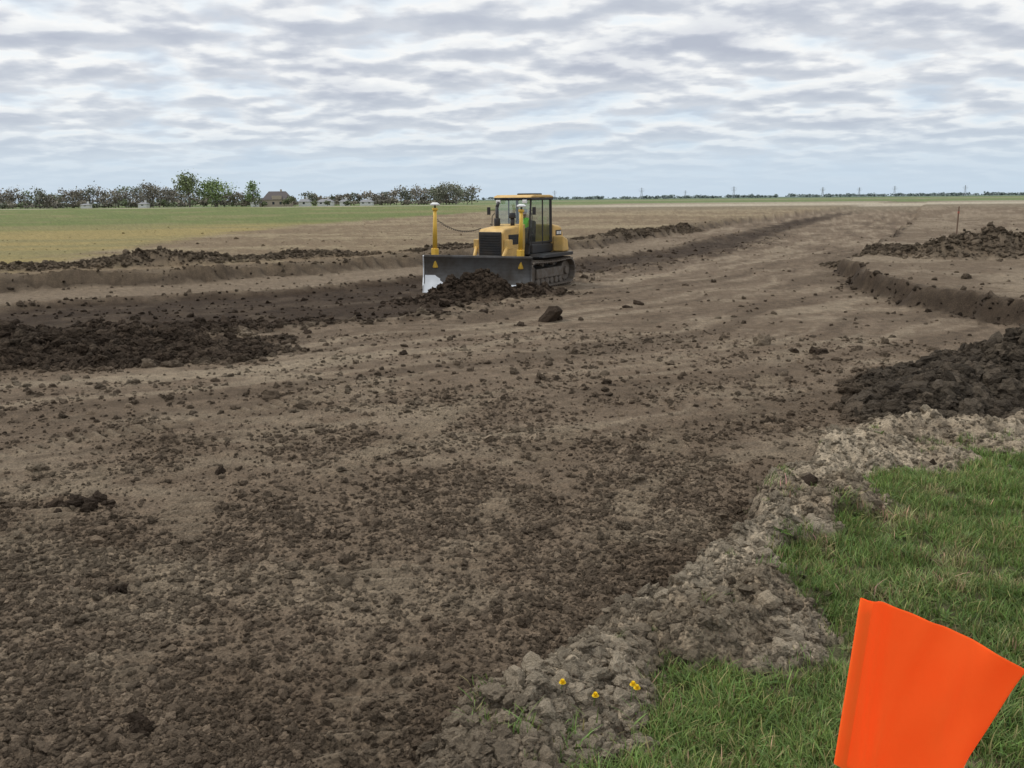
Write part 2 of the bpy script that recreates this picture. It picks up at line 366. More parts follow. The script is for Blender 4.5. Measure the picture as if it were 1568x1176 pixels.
for i in range(7):
    V=[];F=[];Cc=[]; broad=(i==6)
    for bl in range(18 if not broad else 9):
        a_=random.random()*6.28; rad=.055*math.sqrt(random.random()) if not broad else .008; bx,by=rad*math.cos(a_),rad*math.sin(a_)
        hd=random.random()*6.28; lean=random.uniform(.1,1.0) if not broad else random.uniform(1.2,2.2); H=random.uniform(.03,.10) if not broad else random.uniform(.03,.05); w=random.uniform(.0018,.0034) if not broad else random.uniform(.006,.010)
        dx,dy=math.cos(hd),math.sin(hd); px,py=-dy*w,dx*w
        br=random.uniform(.65,1.4); dry=random.random()<.12 and not broad
        cc=(br*2.0,br*1.15,br*1.8) if dry else (br*random.uniform(.85,1.15),br,br*.9)
        o=len(V)
        for s in (0,.4,.75,1):
            ww=(1-s**2*.95) if not broad else (.3+1.2*s-1.4*s**4); off=lean*H*s*s; z=H*s*(1-.25*lean*s)
            V+= [(bx+dx*off-px*ww,by+dy*off-py*ww,z),(bx+dx*off+px*ww,by+dy*off+py*ww,z)]
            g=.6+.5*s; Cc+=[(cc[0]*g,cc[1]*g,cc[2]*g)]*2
        for s in range(3): F.append((o+2*s,o+2*s+1,o+2*s+3,o+2*s+2))
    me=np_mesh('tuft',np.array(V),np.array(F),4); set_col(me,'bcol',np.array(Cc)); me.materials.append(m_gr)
    tufts.append(bpy.data.objects.new('tuft_%d'%i,me))
n=120000
x=rng.uniform(-1.5,11,n); y=rng.uniform(.8,9.2,n)
th_=np.degrees(np.arctan2(x,y)); r=np.hypot(x,y)
keep=(th_<44)&(th_>-25)&(r>2.2); x,y,r=x[keep],y[keep],r[keep]
h,c,k=terrain(x,y)
dens=ss(k['sG'],-.08,.25)*(.28+.72*ss(fbm(x*2,y*2,50,4,.6),.34,.56))+.03*(k['zoneA']>.5)*(fbm(x*2,y*2,51,3)>.55)
keep=rng.random(len(x))<dens; x,y,h=x[keep],y[keep],h[keep]
pt=fbm(x*.8,y*.8,52,4,.6); pt2=fbm(x*4,y*4,53,3); pt3=fbm(x*1.7+9,y*1.7,54,4,.6)
g0=C3(.122,.198,.048); g1=C3(.200,.290,.084); dr=C3(.42,.37,.21)
tint=lerp3(np.broadcast_to(g0,(len(x),3)),g1,ss(pt,.3,.65)*.6+ss(pt2,.4,.65)*.4); tint=lerp3(tint,dr,np.clip(ss(pt3,.56,.74)*ss(pt2,.35,.6)*.6*(y>4.6)+(rng.random(len(x))<.05)*.5,0,1))
tint=tint*(.70+.6*rng.random((len(x),1)))
s=(.45+.9*rng.random(len(x)))*(.5+1.0*pt2)
n=len(x); gi_=rng.integers(0,6,n); gi_[rng.random(n)<.05]=6
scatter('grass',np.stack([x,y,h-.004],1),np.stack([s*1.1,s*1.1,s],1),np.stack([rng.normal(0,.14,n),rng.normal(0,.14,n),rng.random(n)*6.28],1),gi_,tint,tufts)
print('grass',n)

# ------------------------------------------------------------------ generic part helpers
def obj(name,V,F,mat,parent=None,bevel=0,smooth=False,seg=2):
    me=bpy.data.meshes.new(name); me.from_pydata([tuple(v) for v in V],[],F); me.materials.append(mat)
    bm=bmesh.new(); bm.from_mesh(me); bmesh.ops.recalc_face_normals(bm,faces=bm.faces); bm.to_mesh(me); bm.free()
    if smooth:
        for p in me.polygons: p.use_smooth=True
    ob=link(bpy.data.objects.new(name,me)); ob.parent=parent
    if bevel: 
        md=ob.modifiers.new('bev','BEVEL'); md.width=bevel; md.segments=seg; md.limit_method='ANGLE'
    return ob
def box(name,x0,x1,y0,y1,z0,z1,mat,parent=None,bevel=.015):
    V=[(x,y,z) for x in(x0,x1) for y in(y0,y1) for z in(z0,z1)]
    F=[(0,1,3,2),(4,6,7,5),(0,4,5,1),(2,3,7,6),(0,2,6,4),(1,5,7,3)]
    return obj(name,V,F,mat,parent,bevel)
def prism(name,prof,y0,y1,mat,parent=None,bevel=.02):
    n=len(prof); V=[(p[0],y0,p[1]) for p in prof]+[(p[0],y1,p[1]) for p in prof]
    F=[tuple(range(n)),tuple(range(2*n-1,n-1,-1))]+[(i,(i+1)%n,n+(i+1)%n,n+i) for i in range(n)]
    return obj(name,V,F,mat,parent,bevel)
def frame_of(p0,p1):
    p0=Vector(p0);p1=Vector(p1); d=(p1-p0).normalized(); u=d.orthogonal().normalized()
    if abs(d.z)<.999: u=d.cross(Vector((0,0,1))).normalized()
    return p0,p1,d,u,d.cross(u)
def cyl(name,p0,p1,r0,r1,mat,parent=None,n=16,bevel=0):
    p0,p1,d,u,w=frame_of(p0,p1); V=[]
    for p,r in((p0,r0),(p1,r1)):
        for i in range(n):
            t=2*math.pi*i/n; V.append(p+u*r*math.cos(t)+w*r*math.sin(t))
    F=[tuple(range(n))[::-1],tuple(range(n,2*n))]+[(i,(i+1)%n,n+(i+1)%n,n+i) for i in range(n)]
    ob=obj(name,V,F,mat,parent,bevel)
    for p in ob.data.polygons:
        if len(p.vertices)==4: p.use_smooth=True
    return ob
def beam(name,p0,p1,a_,b_,mat,parent=None,bevel=.01):
    p0,p1,d,u,w=frame_of(p0,p1); V=[p+u*i*a_/2+w*j*b_/2 for p in(p0,p1) for i,j in((-1,-1),(1,-1),(1,1),(-1,1))]
    F=[(3,2,1,0),(4,5,6,7)]+[(i,(i+1)%4,4+(i+1)%4,4+i) for i in range(4)]
    return obj(name,V,F,mat,parent,bevel)
def tube(name,pts,r,mat,parent=None):
    cu=bpy.data.curves.new(name,'CURVE'); cu.dimensions='3D'; cu.bevel_depth=r; cu.bevel_resolution=2
    sp=cu.splines.new('POLY'); sp.points.add(len(pts)-1)
    for i,p in enumerate(pts): sp.points[i].co=(*p,1)
    cu.materials.append(mat); ob=link(bpy.data.objects.new(name,cu)); ob.parent=parent; return ob
def pane(name,pts,mat,parent=None):
    return obj(name,pts,[tuple(range(len(pts)))],mat,parent)

# ------------------------------------------------------------------ bulldozer
yel=paint('yellow_paint',(.68,.43,.13),.45,0,.40,(.27,.195,.12),2.2)
yel2=paint('yellow_mast_paint',(.72,.44,.06),.4,0,.15)
blk=paint('black_paint',(.022,.022,.024),.5,0,.3,(.10,.075,.05),3)
steel=paint('track_steel',(.17,.15,.13),.5,.3,.75,(.11,.08,.055),5)
bladem=paint('blade_steel',(.17,.168,.165),.42,.35,.90,(.085,.067,.05),1.6)
edge=paint('worn_edge_and_glint',(.88,.89,.90),.38,.2,.12,(.3,.27,.23),3)  # worn steel; also paints the bright reflection at the blade's right end
white=paint('antenna_white',(.8,.8,.78),.4,0,.1)
grl=paint('grille_black',(.012,.012,.013),.5,0,.15)
rub=paint('hose_rubber',(.02,.02,.02),.6,0,.1)
gl,nt,b=new_mat('tinted_glass'); L=nt.links
tr=N(nt,'ShaderNodeBsdfTransparent'); tr.inputs[0].default_value=(.86,.93,.92,1); gs=N(nt,'ShaderNodeBsdfGlossy'); gs.inputs['Roughness'].default_value=.05; gs.inputs['Color'].default_value=(.8,.9,.95,1)
mx=N(nt,'ShaderNodeMixShader'); mx.inputs[0].default_value=.12
L.new(tr.outputs[0],mx.inputs[1]); L.new(gs.outputs[0],mx.inputs[2]); L.new(mx.outputs[0],nt.nodes['Material Output'].inputs[0])

dz=link(bpy.data.objects.new('bulldozer',None)); hz=float(terrain(np.array([.3,1.0]),np.array([30.2,30.8]))[0].mean())
dz.location=(.3,30.2,hz+.02); dz.rotation_euler=(0,0,math.radians(240))
# tracks
for sgn,nm in((1,'left'),(-1,'right')):
    yc=sgn*1.0; V=[];F=[]
    Rr=.40; cxf,cxr=1.2,-1.2; zc=.46
    Ls=cxf-cxr; per=2*Ls+2*math.pi*Rr; ns=44
    def path(s):
        s%=per
        if s<Ls: return (cxr+s,zc-Rr,0)
        s-=Ls
        if s<math.pi*Rr: t=s/Rr; return (cxf+Rr*math.sin(t),zc-Rr*math.cos(t),t)
        s-=math.pi*Rr
        if s<Ls:
            sag=-.03*math.sin(math.pi*s/Ls); return (cxf-s,zc+Rr+sag,math.pi)
        s-=Ls; t=s/Rr; return (cxr-Rr*math.sin(t),zc+Rr*math.cos(t),math.pi+t)
    for i in range(ns):
        px,pz,t=path(i*per/ns); tx,tz=math.cos(t),math.sin(t); nx,nz=math.sin(t),-math.cos(t)
        for (l0,l1,d0,d1,wd) in((-.078,.078,-.02,.018,.30),(-.075,-.05,.018,.065,.30),(-.05,.05,-.08,-.02,.09)):
            o=len(V)
            for a1 in(l0,l1):
                for yy in(yc-wd,yc+wd):
                    for b1 in(d0,d1): V.append((px+tx*a1+nx*b1,yy,pz+tz*a1+nz*b1))
            F+=[tuple(o+q for q in f) for f in[(0,1,3,2),(4,6,7,5),(0,4,5,1),(2,3,7,6),(0,2,6,4),(1,5,7,3)]]
    obj('track_'+nm,V,F,steel,dz)
    box('track_frame_'+nm,-.95,.95,yc-.17,yc+.17,.3,.62,steel,dz,.03)
    cyl('sprocket_'+nm,(-1.2,yc-.12,.46),(-1.2,yc+.12,.46),.33,.33,steel,dz,24,.02)
    cyl('sprocket_hub_'+nm,(-1.2,yc-.2,.46),(-1.2,yc+.2,.46),.16,.14,steel,dz,20,.02)
    cyl('idler_'+nm,(1.2,yc-.1,.46),(1.2,yc+.1,.46),.32,.32,steel,dz,24,.03)
    for i in range(6): 
        xx=-.8+i*.32; cyl('roller_%s_%d'%(nm,i+1),(xx,yc-.15,.2),(xx,yc+.15,.2),.11,.11,steel,dz,16)
    for i in range(2): cyl('carrier_roller_%s_%d'%(nm,i+1),(-.4+i*.8,yc-.1,.74),(-.4+i*.8,yc+.1,.74),.07,.07,steel,dz,12)
    prism('fender_'+nm,[(-1.45,1.0),(-1.45,1.08),(.55,1.08),(.7,1.0),(.7,.97),(-1.4,.97)],yc-.28,yc+.30,blk,dz,.01)
box('chassis',-1.5,1.7,-.5,.5,.42,1.05,blk,dz,.04)
# hood
prism('engine_hood',[(.42,1.02),(1.82,.98),(1.90,1.05),(1.88,1.80),(1.78,1.92),(.42,2.06)],-.47,.47,yel,dz,.05)
box('grille_surround',1.885,1.925,-.42,.42,1.02,1.84,blk,dz,.02)
for i in range(9): box('grille_bar_%d'%i,1.927,1.945,-.37,.37,1.07+i*.08,1.11+i*.08,grl,dz,.004)
for s in(1,-1):
    box('hood_vent_'+('left' if s>0 else 'right'),.62,1.55,s*.473-.006,s*.473+.006,1.42,1.74,grl,dz,.003)
    for i in range(5): beam('hood_louvre_%d_%d'%(s,i),(.66,s*.486,1.46+i*.06),(1.5,s*.486,1.46+i*.06),.012,.02,blk,dz,0)
cyl('exhaust_stack',(.95,-.30,1.9),(.95,-.30,2.62),.055,.055,blk,dz,14)
cyl('muffler',(.95,-.30,1.95),(.95,-.30,2.25),.10,.10,blk,dz,16,.02)
cyl('exhaust_elbow',(.95,-.30,2.60),(.85,-.30,2.75),.055,.05,blk,dz,14)
cyl('air_precleaner',(.85,.22,1.95),(.85,.22,2.25),.07,.07,blk,dz,14)
cyl('air_precleaner_bowl',(.85,.22,2.25),(.85,.22,2.42),.12,.10,blk,dz,18,.02)
# cab
prism('cab_base',[(-1.05,1.05),(-1.05,1.40),(.45,1.40),(.55,1.05)],-.66,.66,blk,dz,.03)
prism('dash_cowl',[(.1,1.40),(.1,1.85),(.25,1.90),(.47,1.6),(.47,1.40)],-.45,.45,blk,dz,.02)
roofz=2.88
prism('cab_header',[(-1.10,roofz-.06),(-1.10,roofz+.015),(.46,roofz+.015),(.47,roofz-.04),(.3,roofz-.07)],-.70,.70,blk,dz,.02)
prism('cab_roof',[(-1.12,roofz+.018),(-1.06,roofz+.08),(-.85,roofz+.11),(.26,roofz+.11),(.42,roofz+.075),(.50,roofz+.018)],-.72,.72,yel,dz,.03)
box('air_conditioning_unit',-.98,-.45,-.35,.35,roofz+.105,roofz+.165,blk,dz,.03)
fr=[(.46,1.40),(.36,roofz-.06)]; rr_=[(-1.02,1.40),(-1.0,roofz-.06)]
for s in(1,-1):
    q=s*.65; sd='left' if s>0 else 'right'
    beam('front_post_'+sd,(fr[0][0],s*.60,fr[0][1]),(fr[1][0],s*.64,fr[1][1]),.05,.05,blk,dz)
    beam('rear_post_'+sd,(rr_[0][0],q,rr_[0][1]),(rr_[1][0],q,rr_[1][1]),.08,.08,blk,dz)
    beam('mid_post_'+sd,(-.42,q,1.1),(-.42,q,roofz-.06),.05,.04,blk,dz)
    beam('sill_rail_'+sd,(-1.0,q+s*.01,1.43),(.46,q-s*.04,1.43),.05,.06,blk,dz)
    pane('door_glass_'+sd,[(-.38,s*.655,1.46),(.42,s*.625,1.46),(.34,s*.645,roofz-.07),(-.38,s*.655,roofz-.07)],gl,dz)
    pane('rear_side_glass_'+sd,[(-.96,s*.655,1.46),(-.46,s*.655,1.46),(-.46,s*.655,roofz-.07),(-.94,s*.655,roofz-.07)],gl,dz)
    box('work_lamp_'+sd,.48,.56,s*.5-.08,s*.5+.08,roofz-.16,roofz-.05,white,dz,.02)
    tube('grab_rail_'+sd,[(.5,s*.72,1.15),(.56,s*.76,1.6),(.5,s*.76,2.3),(.44,s*.7,2.4)],.014,blk,dz)
    beam('mirror_arm_'+sd,(.4,s*.66,2.5),(.55,s*.85,2.5),.02,.02,blk,dz,0)
    box('mirror_'+sd,.53,.57,s*.86-.06,s*.86+.06,2.35,2.6,blk,dz,.01)
pane('windscreen',[(.45,-.58,1.6),(.45,.58,1.6),(.365,.62,roofz-.07),(.365,-.62,roofz-.07)],gl,dz)
pane('rear_glass',[(-1.03,-.6,1.46),(-1.03,.6,1.46),(-1.01,.62,roofz-.07),(-1.01,-.62,roofz-.07)],gl,dz)
prism('seat',[(-.75,1.3),(-.8,2.10),(-.68,2.15),(-.55,1.68),(-.1,1.66),(-.1,1.5),(-.3,1.3)],-.22,.22,blk,dz,.04)
# rear tank
prism('rear_fuel_tank',[(-1.08,1.0),(-1.85,1.02),(-1.93,1.2),(-1.90,1.66),(-1.74,1.92),(-1.08,2.02)],-.70,.70,yel,dz,.07)
box('rear_guard',-1.95,-1.55,-.55,.55,.5,.98,blk,dz,.04)
box('side_panel_left',-1.04,.42,.665,.72,1.10,1.36,blk,dz,.01)
prism('rear_shoulder',[(-1.06,1.085),(-1.5,1.085),(-1.42,1.5),(-1.06,1.62)],.705,1.12,yel,dz,.05)
prism('battery_box',[(-1.06,1.085),(-1.5,1.085),(-1.42,1.5),(-1.06,1.62)],-1.12,-.705,yel,dz,.05)
box('decal_panel',-1.72,-1.28,.703,.708,1.62,1.80,blk,dz,0)
for i in range(3): box('decal_letter_%d'%(i+1),-1.68+.12*i,-1.60+.12*i,.709,.713,1.66,1.76,white,dz,0)
box('step',.5,.85,.80,1.2,.98,1.03,blk,dz,.01)
for s in(1,-1):
    sd='left' if s>0 else 'right'
    beam('push_arm_'+sd,(.3,s*.62,.55),(2.15,s*.52,.45),.14,.2,yel,dz,.03)
    cyl('lift_cylinder_'+sd,(1.75,s*.58,1.45),(2.2,s*.5,.75),.06,.06,yel,dz,14)
    cyl('lift_rod_'+sd,(2.2,s*.5,.75),(2.45,s*.45,.5),.03,.03,edge,dz,12)
    box('cylinder_bracket_'+sd,1.6,1.86,min(s*.48,s*.66),max(s*.48,s*.66),1.3,1.6,yel,dz,.02)
beam('frame_crossbar',(2.15,-.6,.5),(2.15,.6,.5),.2,.25,yel,dz,.03)
# blade
bl=link(bpy.data.objects.new('blade_assembly',None)); bl.parent=dz; bl.location=(2.72,0,.0); bl.rotation_euler=(math.radians(-1.6),0,math.radians(31))
W=1.66
prof=[(.20*(2*(i/10)-1)**2,.06+1.06*i/10) for i in range(11)]
V=[];F=[]
for yy in(-W,W):
    for (px,pz) in prof: V.append((px,yy,pz))
    for (px,pz) in prof: V.append((px-.035,yy,pz))
n=22
for i in range(10):
    F.append((i,i+1,n+i+1,n+i)); F.append((11+i,n+11+i,n+12+i,12+i))
    F.append((i,11+i,12+i,i+1)); F.append((n+i,n+i+1,n+12+i,n+11+i))
F.append((0,n,n+11,11)); F.append((10,21,n+21,n+10))
obj('blade_mouldboard',V,F,bladem,bl,0)
prism('cutting_edge',[(.12,.26),(.255,-.01),(.225,-.01),(.08,.25)],-W-.04,W+.04,edge,bl,0)
beam('blade_top_tube',(.17,-W,1.12),(.17,W,1.12),.06,.07,bladem,bl,.01)
V=[];F=[];nn_=8
for i in range(nn_+1):
    zz=.10+.42*i/nn_; t=(zz-.06)/1.06; px=.20*(2*t-1)**2+.006; ww=.66*(1-.5*(i/nn_)**1.5)+.03*math.sin(i*2.3)
    V+=[(px,-W+.02,zz),(px,-W+.02+ww,zz)]
for i in range(nn_): F.append((2*i,2*i+1,2*i+3,2*i+2))
obj('blade_corner_glint',V,F,edge,bl)  # pale patch paints a reflection onto the blade's lower corner
for s in(1,-1):
    sd='left' if s>0 else 'right'
    prism('blade_end_plate_'+sd,[(.27,.0),(.30,.22),(.12,.45),(.10,.75),(.22,1.12),(.12,1.14),(-.05,.75),(-.05,.4),(.1,.05)],s*W-.015+s*.02,s*W+.015+s*.02,bladem if s>0 else edge,bl,.004)  # near-white right plate paints in the reflected brightness at that end
    yy=s*1.33
    beam('mast_base_'+sd,(-.02,yy,.75),(.0,yy,1.35),.20,.16,yel2,bl,.02)
    cyl('gps_mast_'+sd,(0,yy,1.3),(0,yy,2.58),.075,.055,yel2,bl,16)
    cyl('mast_collar_'+sd,(0,yy,2.50),(0,yy,2.58),.09,.09,yel2,bl,16,.01)
    cyl('antenna_pole_'+sd,(0,yy,2.56),(0,yy,2.66),.03,.03,blk,bl,12)
    cyl('gps_antenna_'+sd,(0,yy,2.65),(0,yy,2.70),.14,.15,white,bl,24,.015)
    cyl('gps_antenna_cap_'+sd,(0,yy,2.70),(0,yy,2.74),.14,.07,white,bl,24,.015)
for i,yy in enumerate((-1.2,-.6,0,.6,1.2)): prism('blade_rib_%d'%i,[(-.03,.2),(-.2,.35),(-.2,.8),(.0,1.0)],yy-.02,yy+.02,blk,bl,0)
beam('blade_back_beam',(-.12,-1.5,.45),(-.12,1.5,.45),.16,.2,yel,bl,.02)
pts=[]
p0=Vector((2.72+math.sin(math.radians(31))*1.33,-1.33*math.cos(math.radians(31)),2.35)); p1=Vector((1.7,-.45,1.95))
for i in range(141):
    t=i/140; p=p0.lerp(p1,t); p.z-=.42*4*t*(1-t)*.6
    a_=t*2*math.pi*26; pts.append((p.x+.02*math.cos(a_),p.y+.02*math.sin(a_),p.z+.02*math.sin(a_)))
tube('coiled_cable_right',pts,.009,rub,dz)
# operator
skin=paint('skin',(.50,.30,.21),.6,0,0); vest=paint('hi_vis_vest',(.36,.95,.14),.7,0,.05); jean=paint('work_trousers',(.05,.06,.09),.8,0,.1)
cap=paint('hard_hat',(.75,.75,.72),.4,0,.05); shirt=paint('shirt',(.09,.09,.10),.8,0,0)
op=link(bpy.data.objects.new('bulldozer_operator',None)); op.matrix_world=Matrix.Translation(dz.location)@Matrix.Rotation(math.radians(240),4,'Z')@Matrix.Translation((-.38,0,1.72))
def skinned(name,verts,edges,rad,mat,parent,sub=1):
    me=bpy.data.meshes.new(name); me.from_pydata(verts,edges,[]); ob=link(bpy.data.objects.new(name,me)); ob.parent=parent
    sk=ob.modifiers.new('skin','SKIN'); sk.use_smooth_shade=True
    for i,v in enumerate(me.skin_vertices[0].data): v.radius=rad[i] if isinstance(rad[i],tuple) else (rad[i],rad[i])
    me.skin_vertices[0].data[0].use_root=True
    sb=ob.modifiers.new('sub','SUBSURF'); sb.levels=sub; sb.render_levels=sub
    me.materials.append(mat); return ob
skinned('torso',[(0,0,.02),(.0,0,.2),(-.02,0,.4),(-.01,0,.50),(0,.17,.47),(0,-.17,.47)],[(0,1),(1,2),(2,3),(2,4),(2,5)],[(.15,.13),(.16,.12),(.17,.12),(.07,.07),(.07,.07),(.07,.07)],vest,op,2)
skinned('legs',[(0,0,0),(.05,.1,0),(.42,.14,.03),(.48,.14,-.36),(.6,.14,-.39),(.05,-.1,0),(.42,-.14,.03),(.48,-.14,-.36),(.6,-.14,-.39)],[(0,1),(1,2),(2,3),(3,4),(0,5),(5,6),(6,7),(7,8)],[.11,.095,.07,.05,.045,.095,.07,.05,.045],jean,op,2)
for s in(1,-1):
    nm='left' if s>0 else 'right'
    skinned('arm_'+nm,[(0,s*.19,.46),(.08,s*.27,.22),(.30,s*.24,.16),(.38,s*.23,.16)],[(0,1),(1,2),(2,3)],[.06,.05,.04,.03],shirt,op,2)
    skinned('hand_'+nm,[(.38,s*.23,.16),(.43,s*.23,.16),(.48,s*.25,.15),(.49,s*.235,.15),(.49,s*.22,.15),(.48,s*.205,.15),(.43,s*.19,.17)],[(0,1),(1,2),(1,3),(1,4),(1,5),(0,6)],[.028,.034,.009,.009,.009,.009,.01],skin,op,1)
bm=bmesh.new(); bmesh.ops.create_icosphere(bm,subdivisions=3,radius=1)
for v in bm.verts:
    p=v.co; z=p.z; v.co=Vector((p.x*.10,p.y*.078*(1-.12*max(0,-z)),z*.122))
    if p.x>.06 and abs(p.y)<.02 and -.03<z*.122<.02: v.co.x+=.02
me=bpy.data.meshes.new('head'); bm.to_mesh(me); bm.free(); me.materials.append(skin)
for p in me.polygons: p.use_smooth=True
hd=link(bpy.data.objects.new('head',me)); hd.parent=op; hd.location=(.03,0,.68)
cyl('neck',(0,0,.48),(.015,0,.60),.055,.05,skin,op,14)
cyl('hard_hat_brim',(.05,0,.715),(.05,0,.73),.135,.13,cap,op,20); cyl('hard_hat_shell',(.03,0,.73),(.025,0,.82),.118,.06,cap,op,20,.03)

# ------------------------------------------------------------------ orange flag (fluorescent fabric, brightened by added emission)
fm,nt,b=new_mat('orange_fabric'); L=nt.links
tc=N(nt,'ShaderNodeTexCoord'); wv=N(nt,'ShaderNodeTexNoise'); wv.inputs['Scale'].default_value=6; wv.inputs['Detail'].default_value=4
L.new(tc.outputs['Object'],wv.inputs['Vector']); r1=ramp(nt,[(.3,(1.0,.13,.018)),(.7,(1.0,.16,.026))],wv.outputs['Fac']); L.new(r1.outputs[0],b.inputs['Base Color'])
b.inputs['Roughness'].default_value=.75
b.inputs['Emission Color'].default_value=(1.0,.14,.018,1); b.inputs['Emission Strength'].default_value=.24  # glow added to brighten the cloth, no lamp here
tr=N(nt,'ShaderNodeBsdfTranslucent'); L.new(r1.outputs[0],tr.inputs['Color']); mx=N(nt,'ShaderNodeMixShader'); mx.inputs[0].default_value=.25
L.new(b.outputs[0],mx.inputs[1]); L.new(tr.outputs[0],mx.inputs[2]); L.new(mx.outputs[0],nt.nodes['Material Output'].inputs[0])
fine=N(nt,'ShaderNodeTexNoise'); fine.inputs['Scale'].default_value=500; L.new(tc.outputs['Object'],fine.inputs['Vector'])
bp=N(nt,'ShaderNodeBump'); bp.inputs['Strength'].default_value=.3; bp.inputs['Distance'].default_value=.001; L.new(fine.outputs['Fac'],bp.inputs['Height']); L.new(bp.outputs[0],b.inputs['Normal'])
fl=link(bpy.data.objects.new('orange_flag',None)); fl.location=(.841,2.0,1.843)
nu,nv=80,80; V=[];F=[]
for j in range(nv+1):
    for i in range(nu+1):
        u=i/nu; v=j/nv
        x=.445*u-.035*v - .15*v*u*(1-.25*v) ; z=-.45*v -.20*u*(1-.25*v) +.014*math.sin(math.pi*u)*(1-v) -.014*u*u
        fold=.016*math.exp(-((u-.15-.10*v)/.05)**2)-.014*math.exp(-((u-.42+.15*v)/.07)**2)*(1-.4*v)+.018*math.exp(-((u-.70-.12*v)/.08)**2)
        yv=.035*math.sin(u*5.2+v*1.3)*u+.030*math.sin(u*9-v*3)*u*(.3+v)+.05*u+fold*min(1,u*8)+.008*math.sin(v*7+u*14)*u
        V.append((x,yv,z))
for j in range(nv):
    for i in range(nu):
        o=j*(nu+1)+i; F.append((o,o+1,o+nu+2,o+nu+1))
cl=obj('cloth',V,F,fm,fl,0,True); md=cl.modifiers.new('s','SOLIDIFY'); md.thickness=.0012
V=[];F=[]
for j in range(31):
    v=j/30
    for i in range(13):
        t=2*math.pi*i/12; xo=.015+.016*math.cos(t)
        V.append((-.035*v+xo,-.002+.007*math.sin(t),-.45*v-.46*xo+.002))
for j in range(30):
    for i in range(12):
        o=j*13+i; F.append((o,o+1,o+14,o+13))
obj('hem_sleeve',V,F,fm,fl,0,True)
wood=paint('staff_wood',(.35,.24,.13),.7,0,.3)
zg=float(terrain(np.array([.80]),np.array([2.0]))[0][0])-1.843
cyl('staff',(.015,-.001,-.03),(-.10,-.002,zg-.1),.005,.006,wood,fl,12)

# ------------------------------------------------------------------ dandelions
yf=paint('dandelion_yellow',(.90,.66,.02),.7,0,0); stm=paint('dandelion_stem',(.12,.2,.05),.6,0,0)
def dandelion(px,py,hh,sc=.8):
    z=float(terrain(np.array([px]),np.array([py]))[0][0])+.02; e=link(bpy.data.objects.new('dandelion',None)); e.location=(px,py,z)
    tube('stem',[(0,0,-.04),(.004,0,hh*.5),(.01,.003,hh)],.002,stm,e)
    V=[];F=[]
    for lay in range(5):
        for k in range(20):
            a_=k*.314+lay*.16; rr2=(.022-.003*lay)*sc; zz=hh+.002+.0025*lay*sc; o=len(V); w=.003*sc
            c,s=math.cos(a_),math.sin(a_)
            V+=[(.01-s*w*.5,c*w*.5,hh),(.01+s*w*.5,-c*w*.5,hh),(.01+c*rr2+s*w,s*rr2-c*w,zz+.003*lay*sc),(.01+c*rr2-s*w,s*rr2+c*w,zz+.003*lay*sc)]
            F.append((o,o+1,o+2,o+3))
    obj('petals',V,F,yf,e)
for q in[(.225,3.98,.05),(.385,3.95,.06),(.575,3.99,.07),(.60,4.03,.05)]: dandelion(*q)

# ------------------------------------------------------------------ survey stake
stk_z=float(terrain(np.array([22.6]),np.array([45.5]))[0][0])
st=link(bpy.data.objects.new('survey_stake',None)); st.location=(22.6,45.5,stk_z)
wood2=paint('weathered_lath',(.20,.13,.09),.8,0,.3)
prism('lath',[(-.03,-.2),(-.035,1.65),(0,1.72),(.035,1.65),(.03,-.2)],-.012,.012,wood2,st,.003)
box('lath_ribbon',-.045,.045,-.016,.016,1.35,1.45,paint('ribbon',(.4,.12,.08),.7,0,0),st,.004)

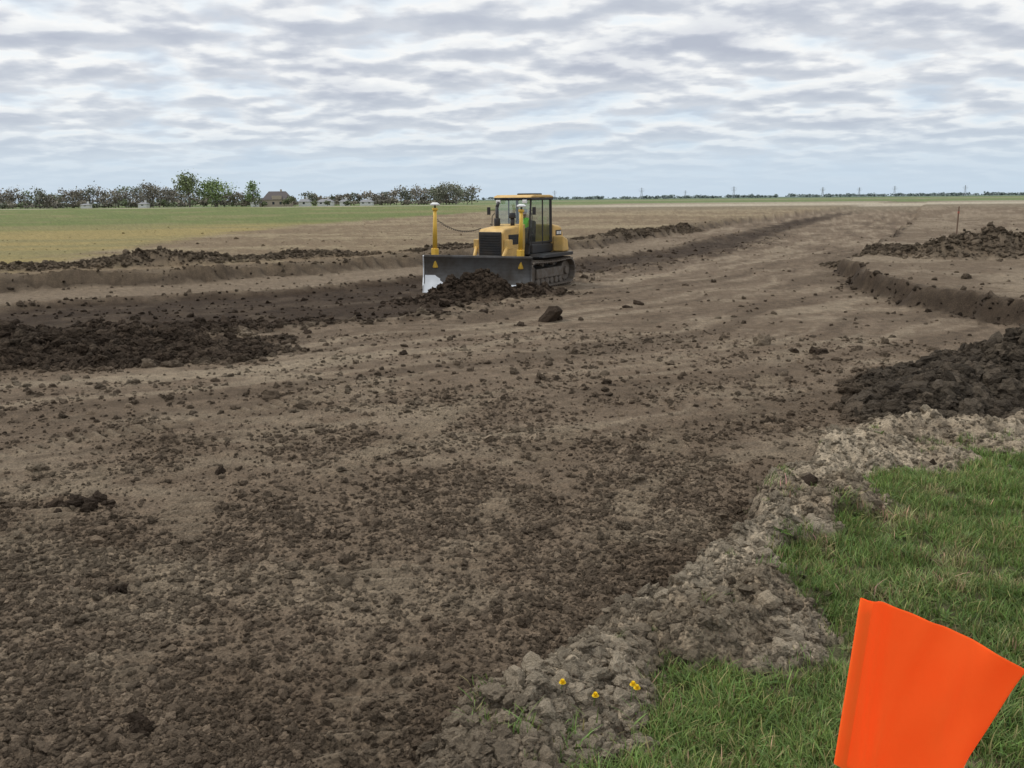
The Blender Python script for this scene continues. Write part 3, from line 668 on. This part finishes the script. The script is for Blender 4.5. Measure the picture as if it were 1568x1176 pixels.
# ------------------------------------------------------------------ trees
lm,nt,b=new_mat('foliage'); at=N(nt,'ShaderNodeAttribute',attribute_name='col'); b.inputs['Roughness'].default_value=.8
nz=N(nt,'ShaderNodeTexNoise'); nz.inputs['Scale'].default_value=.6; tc=N(nt,'ShaderNodeTexCoord'); nt.links.new(tc.outputs['Object'],nz.inputs['Vector'])
rz=ramp(nt,[(.35,(.7,.7,.7)),(.65,(1.3,1.3,1.3))],nz.outputs['Fac'])
mxx=N(nt,'ShaderNodeMix',data_type='RGBA',blend_type='MULTIPLY'); mxx.inputs['Factor'].default_value=1; nt.links.new(at.outputs['Color'],mxx.inputs['A']); nt.links.new(rz.outputs[0],mxx.inputs['B']); nt.links.new(mxx.outputs['Result'],b.inputs['Base Color'])
def tree_geo(cx,cy,cz,H,Wd,col,rs,nq=420,size=.55):
    V=[];F=[];C=[]
    def limb(p0,p1,r0,r1):
        o=len(V); p0,p1,d,u,w=frame_of(p0,p1)
        for p,r in((p0,r0),(p1,r1)):
            for i in range(5):
                t=i*2*math.pi/5; V.append(tuple(p+u*r*math.cos(t)+w*r*math.sin(t)))
        for i in range(5): F.append((o+i,o+(i+1)%5,o+5+(i+1)%5,o+5+i))
        C.extend([(.14,.12,.105)]*10)
    limb((cx,cy,cz-.3),(cx+rs.normal(0,.2),cy,cz+H*.28),.026*H,.018*H)
    top=Vector((cx,cy,cz+H*.26)); cl=[]
    for k in range(13):
        a_=rs.random()*6.28; e=rs.uniform(-.35,1.0); rr3=rs.uniform(.3,.9)
        c=Vector((cx+math.cos(a_)*Wd*.45*rr3*math.cos(e*1.1),cy+math.sin(a_)*Wd*.45*rr3*math.cos(e*1.1),cz+H*(.46+.42*math.sin(e*1.4)*rs.uniform(.75,1.05))))
        limb(top+Vector((0,0,rs.uniform(-.05,.2)*H)),c,.010*H,.004*H); cl.append(c)
        for q in range(3):
            limb(c,c+Vector(rs.normal(0,.10*H,3))+Vector((0,0,.06*H)),.004*H,.0015*H)
    for k in range(nq):
        c=cl[rs.integers(len(cl))]; p=np.array(c)+rs.normal(0,1,3)*np.array([Wd*.12,Wd*.12,H*.095]); p[2]=max(p[2],cz+.3)
        a1=rs.normal(0,1,3); a1/=np.linalg.norm(a1); b1=np.cross(a1,rs.normal(0,1,3)); b1/=np.linalg.norm(b1)
        s=size*rs.uniform(.4,1.1); o=len(V)
        for i,j in((-1,-.6),(.2,-1),(1,.5),(-.3,1)): V.append(tuple(p+a1*s*i*.6+b1*s*j*.6))
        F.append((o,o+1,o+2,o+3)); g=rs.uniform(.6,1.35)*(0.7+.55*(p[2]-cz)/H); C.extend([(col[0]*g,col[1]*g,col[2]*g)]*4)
    return V,F,C
def tree_obj(name,specs,seed):
    rs=np.random.default_rng(seed); V=[];F=[];C=[]
    for sp in specs:
        v,f,c=tree_geo(*sp[:5],sp[5],rs,*sp[6:]); o=len(V); V+=v; F+=[tuple(i+o for i in q) for q in f]; C+=c
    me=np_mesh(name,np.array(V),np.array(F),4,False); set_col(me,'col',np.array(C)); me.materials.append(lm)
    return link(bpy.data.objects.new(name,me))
rs=np.random.default_rng(5); specs=[]
gz=.36
cols=[(.19,.175,.145),(.17,.20,.115),(.21,.19,.15),(.17,.18,.135),(.23,.205,.165)]  # crown colours faded towards grey to paint in distance haze
xx=-430.
while xx<-18:
    px=784+xx/450*1358
    if px<300: H=rs.uniform(7.5,11.5)
    elif px<600: H=rs.uniform(4.5,7.5)
    else: H=rs.uniform(7.5,10.5)
    if 395<px<470: H=rs.uniform(3,4.5)
    yy=rs.uniform(440,500)
    specs.append((xx*yy/450*.979,yy,gz,H,H*rs.uniform(.9,1.5),cols[rs.integers(5)],260,.8))
    xx+=rs.uniform(1.6,4.2) if (px<380 or px>610) else rs.uniform(2,5)
tree_obj('treeline',specs,9)
specs=[(-430+rs.uniform(0,405),rs.uniform(436,470),gz,rs.uniform(1.8,4.0),rs.uniform(4,10),cols[rs.integers(5)],80,.9) for _ in range(230)]
specs+=[(x_,416,gz,h_,h_*1.4,(.13,.15,.08),160,.6) for x_,h_ in((-117,4.5),(-113,2.2),(-103,3.4),(-100.5,5.0),(-90,2.6),(-84,2.5),(-75,2.4))]
tree_obj('hedge_shrubs',specs,19)
tree_obj('deciduous_tree',[(-153,432,gz,16.5,14,(.17,.20,.10),1600,.75)],2)
tree_obj('deciduous_tree',[(-142,436,gz,13.5,18,(.20,.26,.11),1800,.75)],3)
tree_obj('deciduous_tree',[(-122,430,gz,11.5,7.5,(.17,.23,.09),800,.65)],4)
tree_obj('deciduous_tree',[(-175,440,gz,12,13,(.18,.165,.135),800,.65)],6)
tree_obj('deciduous_tree',[(-31,440,gz,10.5,17,(.19,.19,.145),1300,.7)],8)
specs=[]
for _ in range(170):
    yy=rs.uniform(1900,2800); px=rs.uniform(730,1650) if rs.random()<.6 else rs.choice([905,1010,1120,1290,1450,1530])+rs.normal(0,22)
    specs.append(((px-784)/1358*yy*.979,yy,.5,rs.uniform(4,8),rs.uniform(10,40),(.21,.25,.245),50,4))  # pale grey-green has the distance haze mixed into the foliage colour
tree_obj('distant_treeline',specs,10)

# ------------------------------------------------------------------ houses
wallw=paint('white_siding',(.66,.66,.64),.7,0,.1); wallt=paint('tan_siding',(.40,.34,.27),.8,0,.1); roofd=paint('dark_shingles',(.12,.105,.105),.9,0,.2); win=paint('window_dark',(.03,.035,.045),.2,0,0); roofg=paint('grey_roof',(.25,.25,.26),.8,0,.1)
def house(name,x,y,L_,D_,hw,hr,wall,roof,rot=0):
    e=link(bpy.data.objects.new(name,None)); e.location=(x,y,gz); e.rotation_euler=(0,0,rot)
    box('walls',-L_/2,L_/2,-D_/2,D_/2,-.3,hw,wall,e,0)
    n=.4
    V=[(-L_/2-n,-D_/2-n,hw-.05),(L_/2+n,-D_/2-n,hw-.05),(L_/2+n,D_/2+n,hw-.05),(-L_/2-n,D_/2+n,hw-.05),(-L_/2*.6,0,hw+hr),(L_/2*.6,0,hw+hr)]
    obj('roof',V,[(0,1,5,4),(2,3,4,5),(0,4,3),(1,2,5),(0,3,2,1)],roof,e)
    k=int(L_//3)
    for i in range(k):
        wx=-L_/2+(i+.5)*L_/k
        box('window_%d'%i,wx-.5,wx+.5,-D_/2-.03,-D_/2+.02,1.0,min(2.2,hw-.3),win,e,0)
    box('chimney',L_*.1,L_*.1+.8,-.2,.6,hw,hw+hr+.9,wall,e,0)
house('farmhouse',-109,425,13,9,3.2,3.8,wallt,roofd,.15)
box('dormer_gable',-2.2,2.2,-4.7,-1,3.0,5.0,wallt,bpy.data.objects['farmhouse'],0)
for (x,y,l,d,hw,hr,nm) in[(-97,428,5,5,2.2,1.2,'white_shed'),(-88,432,7,6,2.0,1.3,'white_house'),(-79,432,4,4,2.0,1.,'white_shed'),(-119,424,4,4,1.8,1,'white_shed'),(-174,430,4,4,1.8,.8,'white_shed'),(-69,436,6,5,1.8,1.1,'white_house'),(-199,425,4,3,1.6,.6,'white_shed')]:
    house(nm,x,y,l,d,hw,hr,wallw,roofg)
# ------------------------------------------------------------------ pylons
pm=paint('galvanised_steel',(.42,.45,.48),.6,.0,.1)
def pylon(px,yy,H):
    x0=(px-784)/1358*yy*.979; V=[];F=[]
    def bm_(p0,p1,w):
        o=len(V); p0,p1,d,u,v=frame_of(p0,p1)
        for p in(p0,p1):
            for i,j in((-1,-1),(1,-1),(1,1),(-1,1)): V.append(p+u*i*w/2+v*j*w/2)
        F.extend([(o+3,o+2,o+1,o),(o+4,o+5,o+6,o+7)]+[(o+i,o+(i+1)%4,o+4+(i+1)%4,o+4+i) for i in range(4)])
    lv=[0,.25,.45,.62,.78,1.0]; wd=[.11,.085,.06,.045,.035,.012]
    for a_,b_ in zip(range(5),range(1,6)):
        for sx,sy in((1,1),(1,-1),(-1,1),(-1,-1)):
            bm_((sx*wd[a_]*H,sy*wd[a_]*H,lv[a_]*H),(sx*wd[b_]*H,sy*wd[b_]*H,lv[b_]*H),.35)
        for s in(1,-1):
            bm_((-s*wd[a_]*H,-wd[a_]*H,lv[a_]*H),(s*wd[b_]*H,-wd[b_]*H,lv[b_]*H),.22)
    for z,w in((.66,.22),(.78,.28),(.9,.2)): bm_((-w*H,0,z*H),(w*H,0,z*H),.35)
    ob=obj('transmission_pylon',V,F,pm); ob.location=(x0,yy,.4)
for px,yy,H in[(852,2000,20),(985,1700,21),(1126,1900,24),(1262,1500,17),(1318,1800,19),(1372,2100,24),(1480,1900,22),(1052,2300,20)]: pylon(px,yy,H)

# ------------------------------------------------------------------ sky
w=bpy.data.worlds.new('World'); scene.world=w; w.use_nodes=True; nt=w.node_tree; L=nt.links
for n in list(nt.nodes): nt.nodes.remove(n)
SUN_AZ,SUN_EL=math.radians(-70),math.radians(52)
out=N(nt,'ShaderNodeOutputWorld'); sky=N(nt,'ShaderNodeTexSky',sky_type='NISHITA'); sky.sun_disc=False; sky.sun_elevation=SUN_EL; sky.sun_rotation=SUN_AZ; sky.dust_density=1.5
bg1=N(nt,'ShaderNodeBackground'); bg1.inputs[1].default_value=.085; L.new(sky.outputs[0],bg1.inputs[0])
tc=N(nt,'ShaderNodeTexCoord'); sp=N(nt,'ShaderNodeSeparateXYZ'); L.new(tc.outputs['Generated'],sp.inputs[0])
def M(op,a_,b_=None,clamp=False):
    n=N(nt,'ShaderNodeMath',operation=op); n.use_clamp=clamp
    for i,v in enumerate((a_,b_)):
        if v is None: continue
        if isinstance(v,(int,float)): n.inputs[i].default_value=v
        else: L.new(v,n.inputs[i])
    return n.outputs[0]
# cloud deck: perspective-mapped plane, softened so cumulus keep some height near the horizon
z=M('ADD',M('MAXIMUM',sp.outputs[2],0.0),.17)
cx=M('DIVIDE',sp.outputs[0],z); cy=M('MULTIPLY',M('DIVIDE',sp.outputs[1],z),1.1)
cb=N(nt,'ShaderNodeCombineXYZ'); L.new(cx,cb.inputs[0]); L.new(cy,cb.inputs[1])
def cn(scale,det,rough,off=(0,0,0),dist=0):
    mp=N(nt,'ShaderNodeMapping'); mp.inputs['Location'].default_value=off; L.new(cb.outputs[0],mp.inputs[0])
    n=N(nt,'ShaderNodeTexNoise'); n.inputs['Scale'].default_value=scale; n.inputs['Detail'].default_value=det; n.inputs['Roughness'].default_value=rough; n.inputs['Distortion'].default_value=dist
    L.new(mp.outputs[0],n.inputs['Vector']); return n.outputs['Fac']
big=cn(.9,3,.5,(3.1,1.7,0)); c1=cn(3.3,7,.50,(5,2,0)); c2=cn(3.3,3,.46,(5,2.10,0))
dens=M('ADD',M('MULTIPLY',c1,.60),M('MULTIPLY',big,.40))
light=M('MULTIPLY',M('SUBTRACT',c2,c1),2.3)
cr=ramp(nt,[(.38,(.58,.67,.79)),(.44,(.70,.76,.84)),(.49,(.78,.80,.84)),(.55,(.68,.71,.77)),(.64,(.58,.61,.69))],dens)
lr=ramp(nt,[(.30,(.87,.885,.91)),(.48,(1,1,1)),(.66,(1.28,1.25,1.18))],M('ADD',light,.5))
cm=N(nt,'ShaderNodeMix',data_type='RGBA',blend_type='MULTIPLY'); cm.inputs['Factor'].default_value=1; L.new(cr.outputs[0],cm.inputs['A']); L.new(lr.outputs[0],cm.inputs['B'])
zb=ramp(nt,[(.24,(1,1,1)),(.7,(1.35,1.35,1.32))],sp.outputs[2])  # brightens the unseen upper sky to add light to the scene
cz=N(nt,'ShaderNodeMix',data_type='RGBA',blend_type='MULTIPLY'); cz.inputs['Factor'].default_value=1; L.new(cm.outputs['Result'],cz.inputs['A']); L.new(zb.outputs[0],cz.inputs['B'])
hz_=ramp(nt,[(0.0,(1,1,1)),(.03,(.85,.85,.85)),(.075,(.22,.22,.22)),(.13,(0,0,0))],sp.outputs[2])
hm=N(nt,'ShaderNodeMix',data_type='RGBA'); hm.inputs['B'].default_value=(.61,.73,.85,1); L.new(hz_.outputs[0],hm.inputs['Factor']); L.new(cz.outputs['Result'],hm.inputs['A'])
bg2=N(nt,'ShaderNodeBackground'); bg2.inputs[1].default_value=1.0; L.new(hm.outputs['Result'],bg2.inputs[0])
ms=N(nt,'ShaderNodeMixShader'); ms.inputs[0].default_value=.92; L.new(bg1.outputs[0],ms.inputs[1]); L.new(bg2.outputs[0],ms.inputs[2]); L.new(ms.outputs[0],out.inputs[0])

sl=bpy.data.lights.new('sun','SUN'); sl.energy=1.5; sl.angle=math.radians(14); sl.color=(1,.95,.87)
so=link(bpy.data.objects.new('sun',sl)); ds=Vector((math.cos(SUN_EL)*math.sin(SUN_AZ),math.cos(SUN_EL)*math.cos(SUN_AZ),math.sin(SUN_EL)))
so.rotation_euler=ds.to_track_quat('Z','Y').to_euler(); so.location=ds*50

# ------------------------------------------------------------------ camera
cd=bpy.data.cameras.new('camera'); cd.sensor_width=36; cd.lens=36*1358/1568; cd.clip_end=20000; cd.clip_start=.05
cam=link(bpy.data.objects.new('camera',cd)); scene.camera=cam
pitch=math.radians(11.78)
base=Matrix.Rotation(math.radians(90)-pitch,4,'X'); roll=Matrix.Rotation(math.radians(-.55),4,'Z')
cam.matrix_world=Matrix.Translation((0,0,2.8))@base@roll
